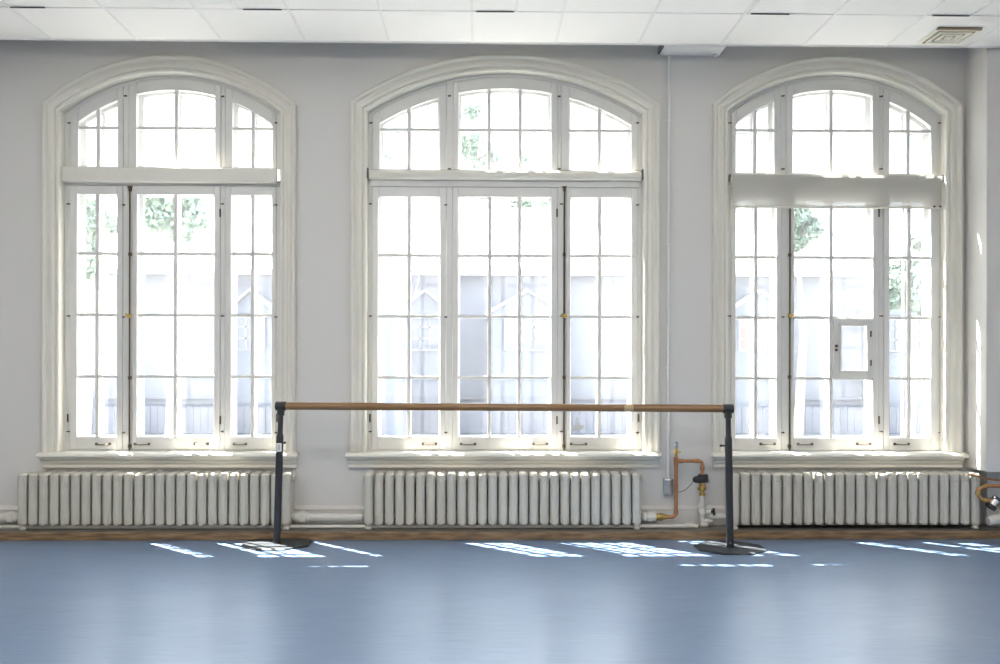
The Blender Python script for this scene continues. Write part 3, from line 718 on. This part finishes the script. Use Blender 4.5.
# ---------------------------------------------------------------- blinds
def zz(w, py, Y): return at(w['mid'], py, Y)[1]
w = WIN[0]; YB1 = 0.02
t = empty('roller_blind', (w['cx'], YB1, zz(w, 175, YB1))); tag(t, 'fully raised cream blind with a flat boxed front', 'blind')
z0, z1 = zz(w, 182.3, YB1), zz(w, 168, YB1)
MB().box(w['cx']-w['a']+0.012, w['cx']+w['a']-0.035, YB1-0.015, YB1+0.055, z0, z1).build('blind_cassette', 'trim', t, bevel=0.008)
MB().box(w['cx']+w['a']-0.033, w['cx']+w['a']-0.004, YB1-0.012, YB1+0.05, z0+0.008, z1-0.004).build('bracket', 'steel', t, bevel=0.002)
MB().box(w['cx']-w['a']+0.002, w['cx']-w['a']+0.010, YB1-0.012, YB1+0.05, z0+0.012, z1).build('bracket', 'trim', t, bevel=0.002)
w = WIN[1]
t = empty('roller_blind', (w['cx'], YB1, zz(w, 175, YB1))); tag(t, 'fully raised round roller blind across the widest, centre window', 'blind')
zc1 = zz(w, 174.6, YB1)
MB().tube([(w['cx']-w['a']+0.018, YB1+0.03, zc1), (w['cx']+w['a']-0.018, YB1+0.03, zc1)], 0.036, 24).build('fabric_roll', 'trim', t, smooth=True)
for s in (-1, 1): MB().box(w['cx']+s*(w['a']-0.009)-0.005, w['cx']+s*(w['a']-0.009)+0.005, YB1-0.002, YB1+0.07, zc1-0.03, zc1+0.045).build('bracket', 'cable', t, bevel=0.002)
MB().box(w['cx']-w['a']+0.02, w['cx']+w['a']-0.02, YB1+0.052, YB1+0.062, zc1+0.037, zc1+0.043).build('head_rail', 'cable', t)
w = WIN[2]
t = empty('roller_blind', (w['cx'], YB1, zz(w, 175, YB1))); tag(t, 'partly lowered cream blind with see-through fabric on the window with the small vent pane', 'blind')
xa, xb = at(732.5, 190, YB1)[0], at(941.5, 190, YB1)[0]
z0, z1 = zz(w, 208.5, YB1), zz(w, 175, YB1)
MB().box(xa, xb, YB1, YB1+0.0012, z0+0.012, z1).build('blind_fabric', 'blind', t)
MB().tube([(xa-0.01, YB1+0.024, z1-0.022), (xb+0.01, YB1+0.024, z1-0.022)], 0.022, 20).build('roller', 'trim', t, smooth=True)
MB().box(xa, xb, YB1-0.005, YB1+0.007, z0, z0+0.016).build('bottom_bar', 'trim', t, bevel=0.003)
for s, x in ((-1, xa-0.014), (1, xb+0.014)): MB().box(x-0.004, x+0.004, YB1, YB1+0.05, z1-0.045, z1+0.004).build('bracket', 'cable', t, bevel=0.002)
ch = MB()
for i in range(32): ch.sphere((xa-0.011, YB1-0.012, z1-0.03-i*0.011), 0.0045)
for i in range(32): ch.sphere((xa-0.011, YB1+0.002, z1-0.03-i*0.011), 0.0045)
ch.build('bead_chain', 'trim', t)
for px in (934, 940.0):
    x, z = at(px, 206.5, YB1); MB().box(x-0.008, x+0.008, YB1-0.008, YB1-0.004, z-0.008, z+0.006).build('end_clip', 'bolt', t)

# ---------------------------------------------------------------- paper butterfly stuck on the glass
sx, sz = at(577, 424, 0.098)
S = [(-7,2),(-4.8,4),(-3,1.5),(-1.6,-1),(-0.8,-7.5),(1.0,-3),(1.6,-6.2),(3.2,-3),(6.0,0),(6.5,2.6),(3.6,3.0),(3,5.6),(-1,6.2),(-3.4,7.2),(-7,5.2),(-5.6,3.6)]
S = [(-6.8,1.2),(-3.2,1.8),(-2.2,-1.2),(-0.6,-7.6),(0.6,-6.8),(1.8,0.2),(5.8,0.8),(6.8,2.6),(4.6,5.4),(-0.6,7.4),(-3.2,6.2),(-5.8,7.0),(-4.6,4.0)]
o = MB().prism([(sx + a*0.0073, sz - b*0.0073) for a, b in S], 0.098, 0.0995).build('window_sticker', 'sticker')
tag(o, 'small grey winged cut-out stuck low on a pane of the centre window', 'sticker')

# ---------------------------------------------------------------- portable ballet barre
def barre():
    yl, yr = 6.81 - DIST, 6.63 - DIST
    xl, zl = at(281, 406, yl); xr_, zr = at(728, 408.5, yr)
    xbl = at(276.8, 544, yl)[0]; xbr = at(730.2, 548, yr)[0]
    t = empty('ballet_barre', ((xbl+xbr)/2, (yl+yr)/2, 0))
    tag(t, 'freestanding ballet barre with a wooden rail on two black posts before the windows', 'ballet barre')
    d = Vector((xr_, yr, zr)) - Vector((xl, yl, zl)); d.normalize()
    A, B = Vector((xl, yl, zl)), Vector((xr_, yr, zr))
    xj = A.lerp(B, (630-281)/(728-281))
    MB().tube([A + d*0.03, B - d*0.03], 0.0255, 24).build('rail', 'barre', t, smooth=True)
    o = MB().tube([xj - d*0.03, xj + d*0.03], 0.0262, 24).build('rail_joint', 'joint', t, smooth=True)  # paler tan band around the rail
    for (X, Y, Z, xb_, n) in ((xl, yl, zl, xbl, 0), (xr_, yr, zr, xbr, 1)):
        bt, tp = Vector((xb_, Y, 0.010)), Vector((X, Y, Z))
        q = lambda s: bt.lerp(tp, s)
        p = MB().tube([q(0), q(0.78)], 0.0245, 18); p.tube([q(0.77), q(0.80)], [0.0245, 0.0205], 18, True); p.tube([q(0.70), q(0.965)], 0.0185, 16)
        p.tube([q(0.0), q(0.012)], 0.030, 18)
        po = p.build('post', 'post', t, smooth=True)
        s = -1 if n == 0 else 1
        kb = MB(); k0 = q(0.73)
        kb.tube([k0, k0 + Vector((-0.05 if n else 0.034, -0.004, 0.002))], 0.006, 8); kb.sphere(k0 + Vector((-0.052 if n else 0.034, -0.004, 0.002)), 0.009)
        kb.build('height_pin', 'black', po, smooth=True)
        if n == 0:
            k1 = q(0.70)
            MB().box(k1.x-0.017, k1.x+0.017, k1.y-0.0275, k1.y-0.0235, k1.z-0.028, k1.z+0.028).build('label', 'paper', po)
            MB().box(k1.x-0.010, k1.x+0.010, k1.y-0.0285, k1.y-0.0274, k1.z-0.020, k1.z+0.020).build('label_print', 'sticker', po)
        # corner connector
        c = MB().tube([tp - d*0.036, tp + d*0.036], 0.031, 20); c.tube([q(0.93), tp], 0.026, 18)
        c.build('connector', 'black', t, bevel=0.004)
        oc = MB()
        R0 = 0.245
        for (z0, z1, ra, rb) in ((0.0, 0.006, R0, R0), (0.006, 0.012, R0, R0-0.012)):
            a = [oc.bm.verts.new((xb_ + ra*math.cos(PI/8+PI/4*i), Y + ra*math.sin(PI/8+PI/4*i), z0)) for i in range(8)]
            b = [oc.bm.verts.new((xb_ + rb*math.cos(PI/8+PI/4*i), Y + rb*math.sin(PI/8+PI/4*i), z1)) for i in range(8)]
            for i in range(8): oc.face([a[i], a[(i+1)%8], b[(i+1)%8], b[i]])
            if z0 == 0: oc.face(a[::-1])
            else: oc.face(b)
        oc.build('base_plate', 'base', t)
barre()

# ---------------------------------------------------------------- outdoors
struct(MB().box(-45, 45, WT, 60, -0.35, -0.25).build('ground_outside', 'ground'))
YF = 14.0; DF = YF + DIST
P = lambda px, py, Y=YF: ((px-480)*(Y+DIST)/1000, EYE + (360-py)*(Y+DIST)/1000)
root = empty('opposite_building', (0, YF, -0.25))
tag(root, 'long low pale building with small gabled bays seen through the windows', 'building')
ze = P(0, 276)[1]; zr = EYE + (360-213)*(YF+4.2+DIST)/1000
MB().box(-16, 14, YF, YF+8, -0.25, ze).build('wall', 'facade', root)
MB().prism_x([(YF-0.35, ze-0.02), (YF+4.2, zr), (YF+8.4, ze-0.02), (YF+8.4, ze+0.10), (YF+4.2, zr+0.13), (YF-0.35, ze+0.10)], -16.4, 14.4).build('roof', 'roof', root)
MB().box(-16.2, 14.2, YF-0.02, YF+0.0, -0.25, P(0, 404)[1]).build('base_course', 'hedge', root)
MB().box(-16.2, 14.2, YF-0.06, YF-0.001, P(0, 397)[1]-0.05, P(0, 397)[1]).build('string_course', 'extwhite', root)
for cxp, wpx, brick in ((252, 44, 0), (425, 46, 0), (527, 72, 0), (760, 64, 1), (905, 60, 0)):
    x, zp = P(cxp, 292, YF-0.6); hw = wpx/2*(DF-0.6)/1000; zg = P(0, 312, YF-0.6)[1]
    b = MB().prism([(x-hw, -0.25), (x+hw, -0.25), (x+hw, zg), (x, zp), (x-hw, zg)], YF-0.6, YF-0.001).build('gabled_bay', 'bay', root)
    r = MB()
    for s in (-1, 1):
        r.prism([(x, zp), (x+s*(hw+0.12), zg-0.08), (x+s*(hw+0.12), zg+0.0), (x, zp+0.05)], YF-0.72, YF-0.001)
    r.build('bay_roof', 'roof', b)
    z0, z1 = P(0, 350, YF-0.6)[1], P(0, 316, YF-0.6)[1]
    MB().box(x-hw*0.62, x+hw*0.62, YF-0.62, YF-0.601, z0, z1).build('bay_window', 'brick' if brick else 'extglass', b)
    g = MB()
    for k in range(4):
        xx = x - hw*0.62 + hw*1.24*k/3; g.box(xx-0.02, xx+0.02, YF-0.65, YF-0.621, z0, z1)
    for k in range(4):
        z = z0 + (z1-z0)*k/3; g.box(x-hw*0.62, x+hw*0.62, YF-0.65, YF-0.621, z-0.02, z+0.02)
    g.build('window_bars', 'extwhite', b)
# taller gabled house to the left
YT2 = 11.0; P2 = lambda px, py: P(px, py, YT2)
x0, x1 = P2(318, 0)[0], P2(404, 0)[0]; zt2 = P2(0, 170)[1]; zp2 = P2(0, 140)[1]
root = empty('tall_house', ((x0+x1)/2, YT2, -0.25)); tag(root, 'narrow tall pale house with a gable roof rising before the long building', 'building')
MB().prism([(x0, -0.25), (x1, -0.25), (x1, zt2), ((x0+x1)/2, zp2), (x0, zt2)], YT2, YT2+1.8).build('wall', 'facade', root)
r = MB()
for s in (-1, 1):
    xc_ = (x0+x1)/2; hw = (x1-x0)/2
    r.prism([(xc_, zp2), (xc_+s*(hw+0.15), zt2-0.1), (xc_+s*(hw+0.15), zt2+0.02), (xc_, zp2+0.12)], YT2-0.2, YT2+1.95)
r.build('roof', 'bay', root)
MB().box(x1-0.30, x1-0.02, YT2-0.05, YT2-0.001, -0.25, P2(0, 300)[1]).build('corner_shade', 'bay', root)  # shade on the house front, put in as a darker blue-grey strip
# low slatted fence
root = empty('garden_fence', (0, 13.1, -0.25)); tag(root, 'low grey slatted fence along the foot of the pale building', 'fence')
f = MB(); zt3 = P(0, 407, 13.1)[1]
for k in range(140):
    x = -10 + k*0.145; f.box(x, x+0.137, 13.12, 13.15, -0.24, zt3)
f.build('slat_panel', 'hedge', root)
MB().box(-10, 10.3, 13.16, 13.20, zt3-0.10, zt3-0.04).build('fence_rail', 'hedge', root)
# trees
def tree(x, y, h, r, zc_, label, sq=1.0, n=2400):
    t = empty('tree', (x, y, -0.25)); tag(t, label, 'tree', 'trees outside the windows')
    tk = MB(); tk.tube([(x, y, -0.25), (x+0.1, y, h*0.45), (x, y, h*0.85)], [0.10, 0.07, 0.03], 8)
    for k in range(6):
        a = k*2.4; tk.tube([(x, y, zc_-r*0.6), (x+math.cos(a)*r*0.55, y+math.sin(a)*r*0.5, zc_+r*0.2*(k%3))], [0.05, 0.02], 6)
    tk.build('trunk', 'bark', t)
    cr = MB(); blobs = [(random.gauss(0, .42)*r, random.gauss(0, .42)*r, random.gauss(0, .42)*r*sq, random.uniform(.22, .42)*r) for _ in range(16)]
    for i in range(n):
        bx, by, bz, br = random.choice(blobs)
        v = Vector((random.gauss(0,1), random.gauss(0,1), random.gauss(0,1))).normalized() * br * random.uniform(.5, 1.05)
        p = Vector((x+bx, y+by, zc_+bz)) + v; s = random.uniform(.06, .12)
        u = Vector((random.gauss(0,1), random.gauss(0,1), random.gauss(0,1))).normalized(); w_ = u.orthogonal().normalized()
        q = [p-u*s, p-w_*s*.5, p+u*s, p+w_*s*.5]
        cr.face([cr.bm.verts.new(c_) for c_ in q])
    cr.build('crown', 'leaf', t)
def tr(px, py, Y, rpx, label, sq=1.0, n=2400):
    x, z = P(px, py, Y); r = rpx*(Y+DIST)/1000; tree(x, Y, z, r, z, label, sq, n)
tr(88, 235, 9.6, 28, 'leafy tree at the outer edge of the window with the boxed blind', 1.4)
tr(172, 212, 11.8, 40, 'broad pale tree before the roof in the window with the boxed blind', 0.8, 3200)
tr(478, 142, 24, 30, 'slender tree top rising high above the roof in the centre window', 1.3)
tr(530, 205, 29, 30, 'low row tree just above the roof ridge in the centre window', 0.4)
tr(757, 212, 24, 30, 'bushy tree above the roof at the inner edge of the window with the lowered blind', 0.7)
tr(800, 225, 11.5, 24, 'small tree in front of the roof in the window with the lowered blind', 1.1)
tr(912, 290, 9.5, 30, 'tall green tree filling the outer leaf of the window with the lowered blind', 2.6, 4200)
# overhead wires
for k, (a, b) in enumerate((((436, 196), (412, 300)), ((549, 200), (536, 320)), ((602, 205), (612, 262)))):
    p, q = P(*a, 9.0), P(*b, 9.0)
    o = MB().tube([(p[0]+(p[0]-q[0])*0.4, 9.0, p[1]+(p[1]-q[1])*0.4), (q[0], 9.4, q[1])], 0.011, 6).build('overhead_wire', 'cable')
    tag(o, ('thin slanting wire crossing the inner leaf beside the tall house', 'thin steep wire seen in the middle leaf of the centre window', 'short thin wire seen in the leaf beside the long bolt of the centre window')[k], 'wire')

# ---------------------------------------------------------------- light
W = bpy.data.worlds.new('sky'); bpy.context.scene.world = W; W.use_nodes = True
nt = W.node_tree; bg = nt.nodes['Background']
tc = nt.nodes.new('ShaderNodeTexCoord'); sx_ = nt.nodes.new('ShaderNodeSeparateXYZ'); nt.links.new(tc.outputs['Generated'], sx_.inputs[0])
rp = nt.nodes.new('ShaderNodeValToRGB'); rp.color_ramp.elements[0].position = 0.0; rp.color_ramp.elements[1].position = 0.8
rp.color_ramp.elements[0].color = (0.93, 0.97, 1.0, 1); rp.color_ramp.elements[1].color = (0.62, 0.78, 1.0, 1)
nt.links.new(sx_.outputs['Z'], rp.inputs['Fac']); nt.links.new(rp.outputs['Color'], bg.inputs['Color'])
bg.inputs['Strength'].default_value = 2.9
S = bpy.data.lights.new('sun', 'SUN'); S.energy = 48; S.angle = math.radians(0.53); S.color = (1.0, 0.97, 0.92)
so = bpy.data.objects.new('sun', S); C.objects.link(so)
el_, az = math.radians(57.7), math.radians(45)
dv = Vector((math.cos(el_)*math.sin(az), -math.cos(el_)*math.cos(az), -math.sin(el_)))
so.rotation_euler = dv.to_track_quat('-Z', 'Y').to_euler(); so.location = (-5, 8, 15)

# ---------------------------------------------------------------- camera
cd = bpy.data.cameras.new('camera'); cam = bpy.data.objects.new('camera', cd); C.objects.link(cam)
cd.sensor_width = 36; cd.lens = 36*F/1000; cd.shift_y = 28/1000; cd.clip_start = 0.05; cd.clip_end = 200
cam.matrix_world = Matrix.Translation((0, -DIST, EYE)) @ Matrix.Rotation(-YAW, 4, 'Z') @ Matrix.Rotation(PI/2, 4, 'X') @ Matrix.Rotation(ROLL, 4, 'Z')
sc = bpy.context.scene; sc.camera = cam
sc.view_settings.view_transform = 'Standard'; sc.view_settings.look = 'None'; sc.view_settings.gamma = 1; sc.view_settings.exposure = 0.7
sc.view_settings.use_curve_mapping = False
cy = sc.cycles; cy.use_denoising = True; cy.max_bounces = 10; cy.diffuse_bounces = 6; cy.glossy_bounces = 4; cy.transmission_bounces = 6
cy.transparent_max_bounces = 24; cy.sample_clamp_indirect = 8; cy.caustics_reflective = False; cy.caustics_refractive = False
